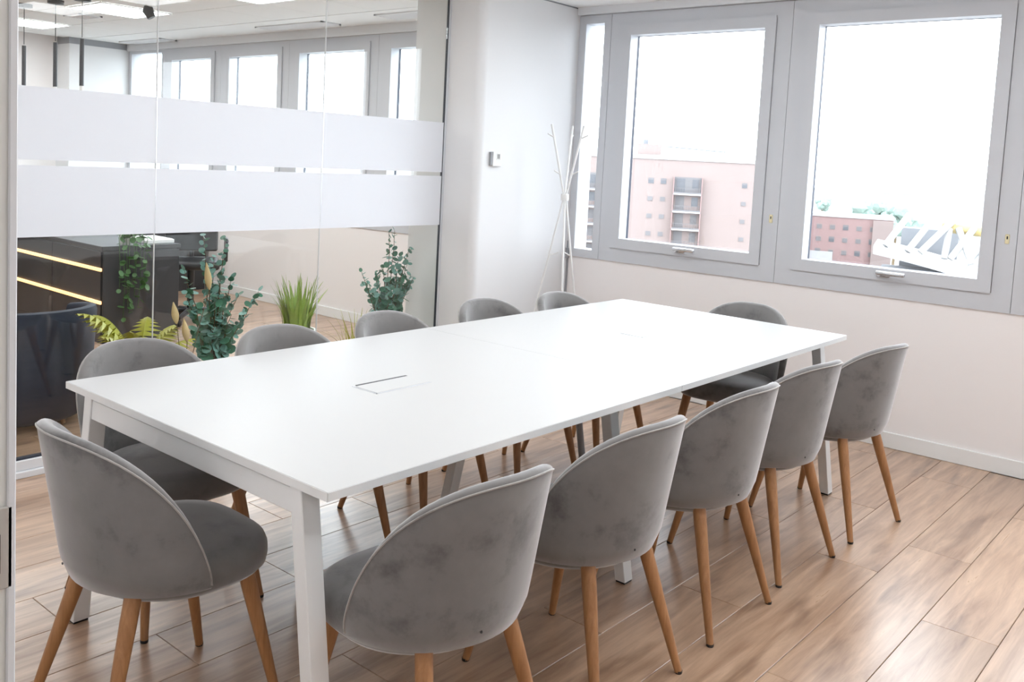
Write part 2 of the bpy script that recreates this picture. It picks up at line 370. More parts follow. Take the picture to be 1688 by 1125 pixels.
# ------------------------------------------------------------------ glass partition
gp = MB().box(-.80, 2.90, YG - .035, YG + .035, 0, .03, .003).box(-.80, 2.90, YG - .022, YG + .022, .03, .075, .003).build('wall_glass', 'alu_light'); struct(gp, 'glazed partition with frosted bands between the two rooms')
MB().box(-.80, 2.90, YG - .012, YG + .012, .075, .084).build('gasket_strip', 'gasket', gp)
MB().box(-.80, 2.90, YG - .025, YG + .025, ZC - .05, ZC).build('top_track', 'alu_light', gp)
MB().box(2.884, 2.8995, YG - .012, YG + .012, .084, ZC - .05).build('end_profile', 'alu', gp)
MB().box(2.880, 2.884, YG - .007, YG + .007, .084, ZC - .05).build('end_seal', 'gasket', gp)
xs = [-.80, .047, .997, 1.957, 2.880]
for k in range(4):
    a, b = xs[k] + .0015, xs[k + 1] - .0015
    gpane = MB().box(a, b, YG - .005, YG + .005, .084, ZC - .05).build('glass_pane', 'partition_glass', gp)
    for z0, z1 in ((1.030, 1.333), (1.357, 1.662)):
        MB().box(a, b, YG - .0060, YG - .0055, z0, z1).build('frosted_band', 'frosted_film', gpane)
    if k: MB().box(xs[k] - .0009, xs[k] + .0009, YG - .005, YG + .005, .084, ZC - .05).build('joint_strip', 'alu_light', gp)

# ------------------------------------------------------------------ conference table
L, W, H, TH = 2.963, 1.222, .74, .022
tb = tag(empty('conference_table', (L / 2, W / 2, 0)), 'long white conference table with two flush cable lids', 'table')
def T(x, y, z): return (x - L / 2, y - W / 2, z)
def tbox(mb, x0, x1, y0, y1, z0, z1, bev=0): return mb.box(x0 - L / 2, x1 - L / 2, y0 - W / 2, y1 - W / 2, z0, z1, bev)
for a, b in ((0, L / 2 - .0002), (L / 2 + .0002, L)):
    tt_ = tbox(MB(), a, b, 0, W, H - TH, H, .0012).build('tabletop', 'laminate', tb)
    xe = (a - .0008, a + .0004) if a == 0 else (b - .0004, b + .0008)
    eb = MB(); tbox(eb, a + .001, b - .001, -.0008, .0004, H - TH + .001, H - .0012); tbox(eb, a + .001, b - .001, W - .0004, W + .0008, H - TH + .001, H - .0012); tbox(eb, *xe, .0, W, H - TH + .001, H - .0012)
    eb.build('edge_lightener', 'white_metal', tt_)  # paler strips stand in for more light on the table's side faces
for x in (.0328, L - .0328):
    tbox(MB(), x - .02, x + .02, .13, W - .13, .652, .71, .002).build('apron', 'white_metal', tb)
tbox(MB(), 1.335, L / 2, .50, .54, .672, .712, .002).build('crossbar', 'white_metal', tb)
for y in (.31, .775):
    tbox(MB(), .05, L - .05, y - .02, y + .02, .672, .71, .002).build('rail', 'white_metal', tb)
def table_leg(x, yt, yb, wx=.05, wy=.042):
    zt = H - TH - .002
    mb = MB(); vs = []
    for y, z in ((yb, .006), (yt, zt)):
        vs += [T(x + sx * wx / 2, y + sy * wy / 2, z) for sx, sy in ((-1, -1), (1, -1), (1, 1), (-1, 1))]
    mb.add(vs, [(0, 1, 5, 4), (1, 2, 6, 5), (2, 3, 7, 6), (3, 0, 4, 7), (0, 3, 2, 1), (4, 5, 6, 7)])
    lg = mb.build('leg', 'white_metal', tb)
    bm = bmesh.new(); bm.from_mesh(lg.data); bmesh.ops.bevel(bm, geom=bm.edges[:], offset=.002, segments=1, affect='EDGES'); bm.to_mesh(lg.data); bm.free()
    tbox(MB(), x - wx / 2 + .003, x + wx / 2 - .003, yb - wy / 2 + .003, yb + wy / 2 - .003, 0, .008).build('foot_pad', 'black', lg)
for x in (.0328, L - .0328):
    table_leg(x, .122, .024); table_leg(x, W - .122, W - .024)
table_leg(L / 2, .305, .178); table_leg(1.335, .78, .932)
for x0, x1, y0, y1, slot in ((.62, .843, .547, .657, True), (2.095, 2.32, .545, .655, False)):
    lid = tbox(MB(), x0, x1, y0, y1 - (.010 if slot else 0), H, H + .0025, .001).build('cable_lid', 'laminate', tb)
    ed = MB(); tbox(ed, x0 - .004, x0 - .0005, y0 - .004, y1, H - .0005, H + .0012); tbox(ed, x0 - .004, x1 + .004, y0 - .004, y0 - .0005, H - .0005, H + .0012)
    ed.build('lid_frame', 'alu', lid)
    if slot: tbox(MB(), x0 + .012, x1, y1 - .010, y1 + .003, H, H + .0016).build('cable_slot', 'black', lid)
o = MB().tube([(0, 0, .70), (.015, -.005, .60), (.012, .005, .45), (.045, .0, .28), (.05, .01, .12), (.02, .02, .012)], .014, 8).build('cable_sleeve', 'cable_grey', None, True, loc=(1.74, .60, 0))
tag(o, 'grey cable sleeve hanging under the middle of the white table', 'cable')

# ------------------------------------------------------------------ chairs
CP = dict(rx0=.2424, ry0=.2226, kx=.0906, ky=.1677, thm=1.6056, p=2.6155, q=1.2053, H=.3932, zb=.4014, yc=.0067, tb=.0109)
def sh(a, z, inset=0):
    c = CP; k = min(1, max(0, (z - c['zb']) / .06)); tk = c['tb'] * (1 - k) ** 2
    ang = a * c['thm']
    return ((c['rx0'] + c['kx'] * (z - .38) - tk - inset) * math.sin(ang), c['yc'] - (c['ry0'] + c['ky'] * (z - .38) - tk - inset) * math.cos(ang), z)
def ztop(a):
    c = CP; return max(c['zb'] + c['H'] * max(0, 1 - abs(a) ** c['p']) ** (1 / c['q']), c['zb'] + .02)
def make_chair():
    root = empty('dining_chair')
    NA, NT = 41, 9; rows = []
    TH = .034
    for i in range(NA):
        a = math.sin(PI / 2 * (-1 + 2 * i / (NA - 1)) * .96) / math.sin(PI / 2 * .96)
        zt, zb = ztop(a), CP['zb']; th = TH * (1 - .45 * abs(a) ** 8)
        col = []
        e = min(.012, (zt - zb) * .35)
        for j in range(NT): col.append(sh(a, zb + (zt - e - zb) * j / (NT - 1)))
        for k, (ins, dz) in enumerate(((.10, .55), (.28, .88), (.5, 1.0), (.72, .88), (.90, .55))): col.append(sh(a, zt - e + e * dz, th * ins))
        for j in range(NT - 1, -1, -1): col.append(sh(a, zb + .002 + (zt - e - zb) * j / (NT - 1), th))
        for ins in (.75, .25): col.append(sh(a, zb - .004, th * ins))
        rows.append(col)
    n = len(rows[0]); vs = [p for c in rows for p in c]; fs = []
    for i in range(NA - 1):
        for j in range(n): fs.append((i * n + j, i * n + (j + 1) % n, (i + 1) * n + (j + 1) % n, (i + 1) * n + j))
    fs += [tuple(range(n)), tuple(range((NA - 1) * n + n - 1, (NA - 1) * n - 1, -1))]
    back = MB().add(vs, fs).build('backrest', 'velvet', root, True, 50)
    pts = []
    for i in range(49):
        a = math.sin(PI / 2 * (-1 + 2 * i / 48) * .96) / math.sin(PI / 2 * .96) * .995
        pts.append(sh(a, ztop(a) - .0105, -.0005))
    MB().tube(pts, .0024, 6).build('piping', 'velvet_pipe', back, True)
    x, y, z = sh(-.12, .437, -.0004)
    MB().lathe([(.003, 0), (.003, .002)], 10).build('screw_cap', 'black', back, loc=(x, y, z)).rotation_euler = (PI / 2, 0, 0)
    # seat
    prof = [(.80, .372), (.93, .376), (.985, .39), (1.0, .412), (.995, .434), (.965, .452), (.90, .463), (.7, .470), (.4, .474), (.12, .476)]
    nn = 48; vs = []; fs = []
    for s, z in prof:
        for j in range(nn):
            t = 2 * PI * j / nn; c, s_ = math.cos(t), math.sin(t); e = 2 / 2.9
            
            if s_ < 0: e = 1.0
            vs.append((.224 * s * math.copysign(abs(c) ** e, c), .024 + (.227 if s_ >= 0 else .205) * s * math.copysign(abs(s_) ** e, s_), z))
    for i in range(len(prof) - 1):
        for j in range(nn): fs.append((i * nn + j, i * nn + (j + 1) % nn, (i + 1) * nn + (j + 1) % nn, (i + 1) * nn + j))
    fs += [tuple(range(nn - 1, -1, -1)), tuple(range((len(prof) - 1) * nn, len(prof) * nn))]
    MB().add(vs, fs).build('seat', 'velvet', root, True, 60)
    for sx in (-1, 1):
        for xt, yt, yb in ((.150, .155, .235), (.132, -.132, -.2376)):
            a, b = Vector((sx * xt, yt, .385)), Vector((sx * .2004, yb, .004)); a = a + (a - b) * .09
            pts = [a.lerp(b, k / 5) for k in range(6)]
            lg = MB().tube(pts, [.0205, .0205, .0185, .0160, .0135, .0112], 14).build('leg', 'beech_leg', root, True, 50)
            MB().lathe([(.0105, 0), (.0115, .002), (.0115, .009)], 12, (b.x, b.y)).build('foot_glide', 'black', lg, True, 40)
    return root
chair = make_chair()
GR, GL, GE = 'velvet chairs along the near long side', 'velvet chairs along the glass side', 'velvet chairs at the table ends'
CHAIRS = [
 ((.295, -.026, -.046), 'grey velvet chair at the front, largest, its curved back hiding a table corner leg', GR),
 ((.904, -.022, -.020), 'grey velvet chair second from the front along the near side of the table', GR),
 ((1.506, -.022, -.013), 'grey velvet chair in the middle of the five along the near side', GR),
 ((2.071, -.016, -.094), 'grey velvet chair fourth along the near side, one before the last', GR),
 ((2.667, -.067, -.147), 'grey velvet chair last along the near side, nearest the wall with the baseboard', GR),
 ((.305, 1.180, 3.155), 'grey velvet chair on the glass side nearest the navy armchair, seat seen under the table', GL),
 ((.836, 1.131, 3.123), 'grey velvet chair on the glass side in front of the green eucalyptus and grass', GL),
 ((1.392, 1.139, 3.185), 'grey velvet chair on the glass side, third of five, below the eucalyptus by the pillar', GL),
 ((2.007, 1.151, 3.080), 'grey velvet chair on the glass side in front of the white pillar', GL),
 ((2.513, 1.095, 3.097), 'grey velvet chair on the glass side next to the white coat rack', GL),
 ((-.029, .626, -1.600), 'grey velvet chair at the left head of the table with its whole seat in view', GE),
 ((2.902, .528, 1.694), 'grey velvet chair at the far head of the table, under the windows', GE)]
for k, ((x, y, rz), lab, grp) in enumerate(CHAIRS):
    c = chair if k == 0 else copy_tree(chair)
    c.location = (x, y, 0); c.rotation_euler = (0, 0, rz); tag(c, lab, 'chair', grp)

# ------------------------------------------------------------------ coat rack, thermostat
J = Vector((3.497, 2.047, 1.234)); RV, DV = Vector((.644, -.765, 0)), Vector((.765, .644, 0))
rk = tag(empty('coat_rack', (J.x, J.y, 0)), 'white metal coat rack of crossed rods in the corner by the window', 'coat rack')
rods = [((-.11, -.06), (.19, .17)), ((.095, -.03), (-.25, .04)), ((.03, .09), (.02, -.25))]
def at_rod(lt, dp, z): 
    v = RV * lt + DV * dp; return Vector((v.x, v.y, z))
for i, ((tl_, td), (bl, bd)) in enumerate(rods):
    s = [(-.012, -.006), (.012, -.004), (.0, .012)][i]
    rod = MB().tube([at_rod(bl, bd, .0), at_rod(s[0] * -1, s[1] * -1, 1.20), at_rod(s[0], s[1], 1.27), at_rod(tl_, td, 1.69)], .0068, 8).build('rod', 'white_metal', rk, True, 60)
    for z, dr_ in ((1.61, 1), (1.38, 1)):
        k = (z - 1.27) / .42; c = at_rod(s[0] + (tl_ - s[0]) * k, s[1] + (td - s[1]) * k, z)
        d = Vector((c.x, c.y, 0)).normalized() * .045 + Vector((0, 0, .022))
        MB().tube([c, c + d], .0045, 6).build('peg', 'white_metal', rod, True, 60)
    k = 1 - .86 / 1.2; c = at_rod(bl * k, bd * k, .86); d = Vector((c.x, c.y, 0)).normalized() * .05 + Vector((0, 0, -.02))
    MB().tube([c, c - d], .0045, 6).build('peg', 'white_metal', rod, True, 60)
MB().lathe([(.024, 1.215), (.026, 1.225), (.026, 1.245), (.024, 1.255)], 16).build('hub', 'white_metal', rk, True, 40)
th = tag(empty('thermostat', (3.05, 2.27, 1.455)), 'small white thermostat with grey display on the pillar', 'thermostat')
MB().box(-.030, .045, -.022, 0, -.045, .045, .004, 2).build('housing', 'white_paint', th)
MB().box(-.046, -.032, -.018, 0, -.040, .042, .002).build('side_panel', 'cable_grey', th)
MB().box(.0, .034, -.0235, -.0215, -.005, .035).build('display', 'steel_plate', th)
MB().box(.008, .014, -.0245, -.0230, .002, .030).build('digit', 'black', th)
MB().box(.020, .026, -.0245, -.0230, .002, .030).build('digit', 'black', th)

# ------------------------------------------------------------------ neighbouring room: furniture
def cabinet(name, x0, x1, y0, y1, h, ndoors, axis, label, cat='cabinet'):
    o = tag(empty(name, ((x0 + x1) / 2, (y0 + y1) / 2, 0)), label, cat)
    a, b = (x1 - x0) / 2, (y1 - y0) / 2
    MB().box(-a + .02, a - .02, -b + .02, b - .02, .0, h - .03).build('body', 'dark_cab', o)
    MB().box(-a, a, -b, b, h - .03, h, .003).build('worktop', 'dark_cab', o)
    for k in range(ndoors):
        if axis == 'y':
            s = (2 * b - .04) / ndoors; y = -b + .02 + k * s
            d = MB().box(-a + .002, -a + .02, y + .002, y + s - .002, .06, h - .04, .002).build('door', 'dark_cab', o)
        else:
            s = (2 * a - .04) / ndoors; x = -a + .02 + k * s
            d = MB().box(x + .002, x + s - .002, -b + .002, -b + .02, .06, h - .04, .002).build('door', 'dark_cab', o)
    return o
bar = cabinet('bar_counter', 1.872, 2.472, 4.85, 7.2, .70, 3, 'y', 'dark counter with two warm light strips behind the glass')
for z in (.534, .30):
    MB().box(-.312, -.298, -1.174, 1.174, z - .010, z + .012, .002).build('light_strip', 'led_warm', bar)
MB().box(-.29, .29, -1.175, -1.165, .03, .66, .002).build('end_panel', 'dark_cab', bar)
cabinet('dark_sideboard', 3.32, 3.88, 6.75, 8.40, .82, 4, 'y', 'low dark sideboard under the far windows')
cabinet('dark_sideboard', .6, 3.20, 8.15, 8.72, .95, 5, 'x', 'dark cabinets along the far white wall')
o = MB().box(-.11, .11, -.15, .15, 0, .03, .004).box(-.10, .10, -.14, .14, .03, .034).build('serving_tray', 'white_metal', None, loc=(2.34, 5.05, .70)); tag(o, 'white tray lying on the end of the dark counter', 'tray')
# navy tub chair
nv = tag(empty('tub_armchair', (.74, 3.42, 0), math.radians(-15)), 'navy blue tub armchair standing behind the glass at the left', 'armchair')
rows = []
for i in range(33):
    a = -2.2 + 4.4 * i / 32; zt = .60 - .05 * (abs(a) / 2.2) ** 3
    P = lambda rr, z: (rr * math.sin(a), -rr * math.cos(a), z)
    rows.append([P(.30, .035), P(.335, .06), P(.355, .3), P(.372, zt - .02), P(.366, zt), P(.345, zt + .006), P(.325, zt), P(.315, zt - .03), P(.30, .3), P(.28, .06)])
n = 10; vs = [p for c in rows for p in c]; fs = [(i * n + j, i * n + (j + 1) % n, (i + 1) * n + (j + 1) % n, (i + 1) * n + j) for i in range(32) for j in range(n)] + [tuple(range(n)), tuple(range(33 * n - 1, 32 * n - 1, -1))]
MB().add(vs, fs).build('shell', 'navy_fabric', nv, True, 55)
MB().lathe([(.24, .05), (.29, .08), (.30, .30), (.28, .36), (.2, .385), (.02, .39)], 28).build('cushion', 'navy_fabric', nv, True, 50)
for sx, sy in ((-1, -1), (1, -1), (1, 1), (-1, 1)):
    MB().tube([(sx * .17, sy * .17, .07), (sx * .19, sy * .19, 0)], [.016, .011], 10).build('leg', 'beech_leg', nv, True, 50)
# black office chair
oc = tag(empty('office_chair', (2.86, 5.35, 0), 2.6), 'black office chair beside the dark counter', 'chair')
MB().box(-.22, .22, -.21, .21, .44, .51, .03, 3).build('seat', 'black', oc, True, 40)
MB().box(-.21, .21, -.27, -.22, .55, 1.0, .02, 3).build('backrest', 'black', oc, True, 40)
MB().tube([(0, -.1, .45), (0, -.24, .47), (0, -.26, .62)], .02, 8).build('spine', 'black_metal', oc, True)
MB().tube([(0, 0, .08), (0, 0, .45)], .028, 12).build('gas_post', 'black_metal', oc, True, 40)
for s in (-1, 1): MB().tube([(s * .2, 0, .45), (s * .27, 0, .5), (s * .27, 0, .66), (s * .27, .12, .67), (s * .27, -.1, .67)], .017, 8).build('armrest', 'black', oc, True)
for k in range(5):
    a = 2 * PI * k / 5; arm = MB().tube([(0, 0, .09), (.28 * math.cos(a), .28 * math.sin(a), .065)], [.025, .016], 8).build('base_arm', 'black_metal', oc, True, 40)
    MB().lathe([(.018, 0), (.026, .012), (.026, .04), (.018, .052)], 12, (.28 * math.cos(a), .28 * math.sin(a))).build('caster', 'black', arm, True, 40)
# pendants and security camera
for k, (x, y, lab) in enumerate(((1.973, 6.414, 'slim black tube pendant lamp closest to the door frame'), (2.006, 5.923, 'slim black tube pendant lamp, middle one of three'), (2.034, 5.54, 'slim black tube pendant lamp beside the bright ceiling panel'))):
    zb, zt = (1.85, 1.84, 1.845)[k], (2.17, 2.18, 2.195)[k]
    o = tag(empty('pendant_lamp', (x, y, ZC - .003)), lab, 'lamp', 'black tube pendants over the dark counter')
    MB().lathe([(.055, -.028), (.06, -.024), (.06, 0)], 20).build('canopy', 'black_metal', o, True, 40)
    MB().tube([(0, 0, -.02), (0, 0, zt - ZC + .01)], .003, 6).build('cord', 'black', o)
    MB().tube([(0, 0, zt - ZC), (0, 0, zb - ZC)], .016, 14).build('lamp_tube', 'black_metal', o, True, 40)
    MB().lathe([(.012, zb - ZC - .035), (.014, zb - ZC - .03), (.014, zb - ZC)], 12).build('diffuser', 'white_metal', o, True, 40)
sc_ = tag(empty('security_camera', (2.43, 5.27, ZC - .004)), 'dark dome security camera under the ceiling behind the glass seam', 'camera')
MB().lathe([(.05, -.03), (.055, -.02), (.055, 0)], 20).build('mount', 'white_metal', sc_, True, 40)
MB().tube([(-.02, 0, -.02), (-.03, -.01, -.06), (-.01, -.03, -.11)], [.03, .042, .03], 14).build('body', 'black', sc_, True, 50)

# ------------------------------------------------------------------ plants behind the glass
def pot(root, r, h):
    o = MB().lathe([(r * .72, 0), (r * .76, .01), (r, h - .015), (r, h), (r * .9, h), (r * .88, h - .03)], 24).build('pot', 'pot_white', root, True, 40)
    MB().lathe([(.005, h - .035), (r * .88, h - .03), (r * .3, h - .02)], 16).build('soil', 'soil', o)
def disc_leaf(mat, r, cup=.25):
    vs = [(0, 0, 0)]; fs = []
    for j in range(9):
        a = 2 * PI * j / 9; k = 1 + .12 * math.cos(a); vs.append((r * k * math.cos(a) + r, r * .92 * math.sin(a), cup * r * .5))
    vs[0] = (r, 0, 0)
    for j in range(9): fs.append((0, 1 + j, 1 + (j + 1) % 9))
    b = [(x, y, z - .0009) for x, y, z in vs]; fs += [tuple(10 + i for i in reversed(f)) for f in fs[:9]] + [(1 + j, 10 + 1 + j, 10 + 1 + (j + 1) % 9, 1 + (j + 1) % 9) for j in range(9)]
    return MB().add(vs + b, fs).mesh('leaf', mat, True, 60)
def eucalyptus(loc, label, stems, mats, seed, ph, pr):
    rnd = random.Random(seed)
    root = tag(empty('potted_eucalyptus', loc), label, 'plant', 'potted eucalyptus plants behind the glass'); pot(root, pr, ph)
    meshes = [disc_leaf(mt, rr) for mt in mats for rr in (.019, .024, .029)]
    for (dx, dy, h, big) in stems:
        pts = [Vector((dx * .12 + rnd.uniform(-.01, .01), dy * .12, ph - .03))]
        for k in range(1, 7):
            q = k / 6; pts.append(Vector((dx * (.12 + .88 * q ** 1.3) + rnd.uniform(-.008, .008), dy * (.12 + .88 * q) + rnd.uniform(-.008, .008), ph + (h - ph) * q)))
        st_ = MB().tube(pts, [.0045 - .0005 * k for k in range(7)], 6).build('stem', 'stem', root, True)
        nl = int(17 + (h - ph) * 20)
        for k in range(nl):
            q = .22 + .78 * k / (nl - 1); i = min(5, int(q * 6)); p_ = pts[i].lerp(pts[i + 1], q * 6 - i)
            az = rnd.uniform(0, 2 * PI); me = meshes[rnd.randrange(3) + (3 if (len(mats) > 1 and rnd.random() < .5) else 0)]
            s_ = (.75 + .5 * big) * (1.1 - .5 * q)
            lf = link('leaf', me, root, p_, (rnd.uniform(-1.3, 1.3), rnd.uniform(-1.2, .7), az)); lf.scale = (s_, s_, s_)
eucalyptus((1.47, 2.80, 0), 'leafy deep green eucalyptus in a white pot behind the second gap of chairs', [
    (-.15, .02, .80, .6), (-.04, .04, .99, .4), (.06, -.02, .97, .5), (.03, .05, .86, .9), (.13, .03, .74, .9), (.30, .03, .66, .6), (.22, -.01, .58, .9), (-.10, .02, .62, .8), (.0, -.03, .66, 1.), (.08, .05, .70, 1.), (-.14, .03, .70, .8), (.18, .04, .66, .9), (.05, .02, .78, .9), (-.03, .0, .84, .8), (.10, -.03, .56, 1.)], ['euc_leaf', 'euc_leaf2'], 3, .24, .13)
eucalyptus((2.66, 2.74, 0), 'blue-green eucalyptus in a white pot beside the white pillar', [
    (-.24, -.01, .74, .3), (-.10, .02, .70, .7), (-.02, .0, .97, .5), (.06, .03, .98, .4), (.12, -.03, .88, .6), (.16, -.02, .70, .5), (-.12, .04, .58, 1.), (.02, .04, .66, 1.), (.08, .0, .58, 1.), (-.05, -.04, .60, 1.), (-.16, .0, .66, .9), (.14, .03, .62, 1.), (.0, .05, .74, .9), (.10, .02, .76, .9), (-.08, .03, .72, .8), (.04, -.03, .84, .7), (.19, -.01, .68, .6), (.16, .02, .78, .6)], ['euc_leaf2', 'euc_leaf'], 8, .28, .13)
def blade(mb, base, az, lean, h, wd, n=6):
    d = Vector((math.cos(az), math.sin(az), 0)); sd = Vector((-math.sin(az), math.cos(az), 0)); vs = []; 
    for k in range(n + 1):
        q = k / n; c = Vector(base) + d * (lean * q ** 1.8) + Vector((0, 0, h * (q - .22 * lean / max(h, .01) * q ** 3)))
        ww_ = wd * (1 - q ** 2.2) * .5 + .0004
        vs += [c - sd * ww_, c + sd * ww_ + Vector((0, 0, .0006))]
    fs = [(2 * k, 2 * k + 1, 2 * k + 3, 2 * k + 2) for k in range(n)]
    m_ = len(vs); vs2 = [v - d * .0007 for v in vs]; fs += [tuple(m_ + i for i in reversed(f)) for f in fs[:n]]
    mb.add(vs + vs2, fs)
def grass(loc, label, n, h, wd, spread, mat, seed, ph, pr, name='potted_grass'):
    rnd = random.Random(seed); root = tag(empty(name, loc), label, 'plant'); pot(root, pr, ph)
    for k in range(n):
        mb = MB(); a = rnd.uniform(0, 2 * PI); rr = pr * .7 * math.sqrt(rnd.random())
        blade(mb, (rr * math.cos(a), rr * math.sin(a), ph - .03), a + rnd.uniform(-.6, .6), rnd.uniform(.02, spread), h * rnd.uniform(.6, 1.05), wd * rnd.uniform(.7, 1.2))
        mb.build('blade', mat, root, True)
grass((2.03, 2.82, 0), 'bright green ornamental grass in a white pot between the two eucalyptus plants', 90, .34, .017, .12, 'grass_leaf', 5, .42, .11)
grass((2.40, 2.74, 0), 'thin yellow-green grass in a white pot, low in front of the blue-green eucalyptus', 46, .30, .006, .20, 'fern_leaf', 6, .24, .09)
# fern with arching fronds
fn = tag(empty('potted_fern', (1.08, 2.82, 0)), 'yellow-green fern with arching fronds beside the navy armchair', 'plant'); pot(fn, .12, .34)
rnd = random.Random(11)
for k in range(11):
    az = [PI, PI * .93, PI * 1.08, 2.2, 4.0, .3, -.2, .9, 5.2, PI * 1.2, 2.7][k]; ln = [.30, .24, .22, .2, .2, .22, .26, .18, .18, .26, .2][k]; hh = [.40, .34, .26, .3, .3, .25, .18, .3, .3, .2, .36][k]
    mb = MB(); d = Vector((math.cos(az), math.sin(az), 0)); sd = Vector((-math.sin(az), math.cos(az), 0)); pts = []
    for i in range(11):
        q = i / 10; pts.append(Vector((0, 0, .31)) + d * (ln * q) + Vector((0, 0, hh * (1.55 * q - .75 * q * q))))
    mb.tube(pts, .0018, 4)
    for i in range(2, 11):
        q = i / 10
        for s in (-1, 1):
            l = .10 * math.sin(PI * (.15 + .8 * q)) + .01; tip = pts[i] + sd * s * l * .8 + d * l * .55 - Vector((0, 0, .25 * l)); t0 = (pts[i] - pts[i - 1]).normalized() * .014
            mb.add([pts[i] - t0, pts[i] + t0, tip, pts[i] - t0 - Vector((0, 0, .001)), pts[i] + t0 - Vector((0, 0, .001))], [(0, 1, 2), (4, 3, 2), (0, 3, 4, 1)])
    mb.build('frond', 'fern_leaf', fn)
# dried plumes
dp = tag(empty('dried_grass_bunch', (1.275, 2.73, 0)), 'beige dried plume stems in a vase beside the deep green eucalyptus', 'plant'); pot(dp, .05, .26)
for dx, z0, z1 in ((-.05, .55, .66), (.01, .45, .57), (.13, .71, .85)):
    a, b = Vector((dx, 0, z0)), Vector((dx - .015, .01, z1))
    s_ = MB().tube([(0, 0, .2), (dx * .6, 0, z0 * .75), a], .002, 5).build('stalk', 'stem', dp)
    MB().tube([a.lerp(b, k / 7) for k in range(8)], [.004, .012, .017, .018, .016, .012, .007, .002], 10).build('plume', 'dry_plume', s_, True)
# trailing plant on the counter
tp = tag(empty('trailing_plant', (2.09, 4.93, .70)), 'trailing green plant hanging down the front of the dark counter', 'plant')
MB().lathe([(.045, 0), (.06, .10), (.055, .10), (.05, .07)], 18).build('pot', 'pot_white', tp, True, 40)
rnd = random.Random(21); lm = [disc_leaf('ivy_leaf', r0) for r0 in (.019, .025)]
for k in range(9):
    x = -.11 + .027 * k; ln = rnd.uniform(.26, .52)
    pts = [Vector((0, 0, .09)), Vector((x * .5, -.05, .13)), Vector((x, -.105, .06)), Vector((x + rnd.uniform(-.02, .02), -.115, -ln * .5)), Vector((x + rnd.uniform(-.02, .02), -.11, -ln))]
    MB().tube(pts, .0022, 5).build('vine', 'ivy_leaf', tp, True)
    for j in range(13):
        q = .1 + .9 * j / 12; i = min(3, int(q * 4)); p_ = pts[i].lerp(pts[i + 1], q * 4 - i)
        lf = link('leaf', lm[j % 2], tp, p_ + Vector((0, -.004, 0)), (rnd.uniform(-.6, .6), rnd.uniform(-.2, 1.2), rnd.uniform(PI, 2 * PI))); 

# ------------------------------------------------------------------ outside: the city below
g_ = MB().box(8, 1600, -900, 1300, -31, -30).build('ground', 'ground'); struct(g_)
EYE = Vector(CAMP)
def frame_at(az, dist):
    d = Vector((math.cos(math.radians(az)), math.sin(math.radians(az)), 0))
    return EYE.x + d.x * dist, EYE.y + d.y * dist, math.radians(az - 90)
def block(az, dist, wid, depth, top, mat, name, label, facing=None, grp='buildings outside'):
    x, y, rz = frame_at(az, dist)
    o = tag(empty(name, (x, y, -30), rz if facing is None else math.radians(facing)), label, 'building', grp)
    MB().box(-wid / 2, wid / 2, 0, depth, 0, top + 30).build('walls', mat, o)
    MB().box(-wid / 2 - .2, wid / 2 + .2, -.2, depth + .2, top + 30, top + 30.7).build('parapet', 'b_white', o)
    return o
def win_meshes():
    return (MB().box(-.55, .55, -.06, .05, 0, 1.1).mesh('window', 'b_mid'), MB().box(-.48, .48, -.09, -.05, .05, .7).mesh('pane', 'b_dark'))
WM, WP = win_meshes()
WL = MB().box(-.55, .55, -.06, .05, 0, 1.1).mesh('window', 'brick_pink'); WB = MB().box(-.48, .48, -.09, -.05, .05, .9).mesh('pane', 'b_mid')
def bwin(par, x, z, s=1, blind=False):
    wv = link('window', WM if not blind else WL, par, (x, 0, z)); wv.scale = (s, 1, s); link('pane', WP if not blind else WB, wv)
# the pink balconied block: local x to the right of the view, z up from the street (eye level 31.46)
AB = block(29.9, 163, 40, 14, 2.6, 'brick_pink', 'apartment_building', 'pink brick apartment block with stacked balconies, seen through the window')
px2x = lambda u: (u - 1125) / 9.35
for k in range(9):
    zc = 31.46 - (300 - 275) / 9.35 - k * 3.05
    for u0, u1 in ((1112, 1158), (940, 992)):
        a, b = px2x(u0), px2x(u1)
        bal = MB().box(a, b, -1.5, 0, zc - 2.1, zc - 1.85).build('balcony', 'b_white', AB)
        MB().box(a + .1, b - .1, -.05, .02, zc - 1.85, zc + .95).build('recess', 'b_mid' if k == 0 else 'brick_pink', bal)
        MB().box(a + .5, a + 2.0, -.10, -.04, zc - 1.8, zc + .7).build('door', 'b_dark' if k == 0 else 'b_mid', bal)
        MB().box(b - 1.7, b - .6, -.10, -.04, zc - 1.0, zc + .6).build('pane', 'b_dark' if k < 2 else 'b_mid', bal)
        rl = MB().box(a, b, -1.5, -1.44, zc - .95, zc - .88)
        rl.box(a, b, -1.49, -1.45, zc - 1.85, zc - 1.6)
        for i in range(13): x = a + .03 + (b - a - .06) * i / 12; rl.box(x - .03, x + .03, -1.49, -1.45, zc - 1.85, zc - .9)
        rl.build('railing', 'b_mid', bal)
        for s in (a, b - .15): MB().box(s, s + .15, -1.5, 0, zc - 2.1, zc + .95).build('side_wall', 'brick_red', bal)
    for u in (1076, 1096, 1224): bwin(AB, px2x(u), zc - .4, .9 if u < 1200 else .8, k > 0)
o = MB().box(px2x(1050), px2x(1088), 3, 9, 33.0, 35.2).build('roof_house', 'brick_pink', AB)
MB().box(px2x(1058), px2x(1066), 4, 6, 35.2, 36.0).build('chimney', 'b_grey', o)
o = MB().tube([(px2x(1095), 2, 34.9), (px2x(1190), 2, 34.4)], .12, 6).build('roof_rail', 'b_grey', AB)
for u in (1095, 1120, 1145, 1170, 1190): MB().tube([(px2x(u), 2, 32.5), (px2x(u), 2, 34.8)], .08, 6).build('rail_post', 'b_grey', o)
block(25.2, 215, 14, 12, 2.4, 'brick_red', 'apartment_building', 'small red block just behind the right end of the pink block')
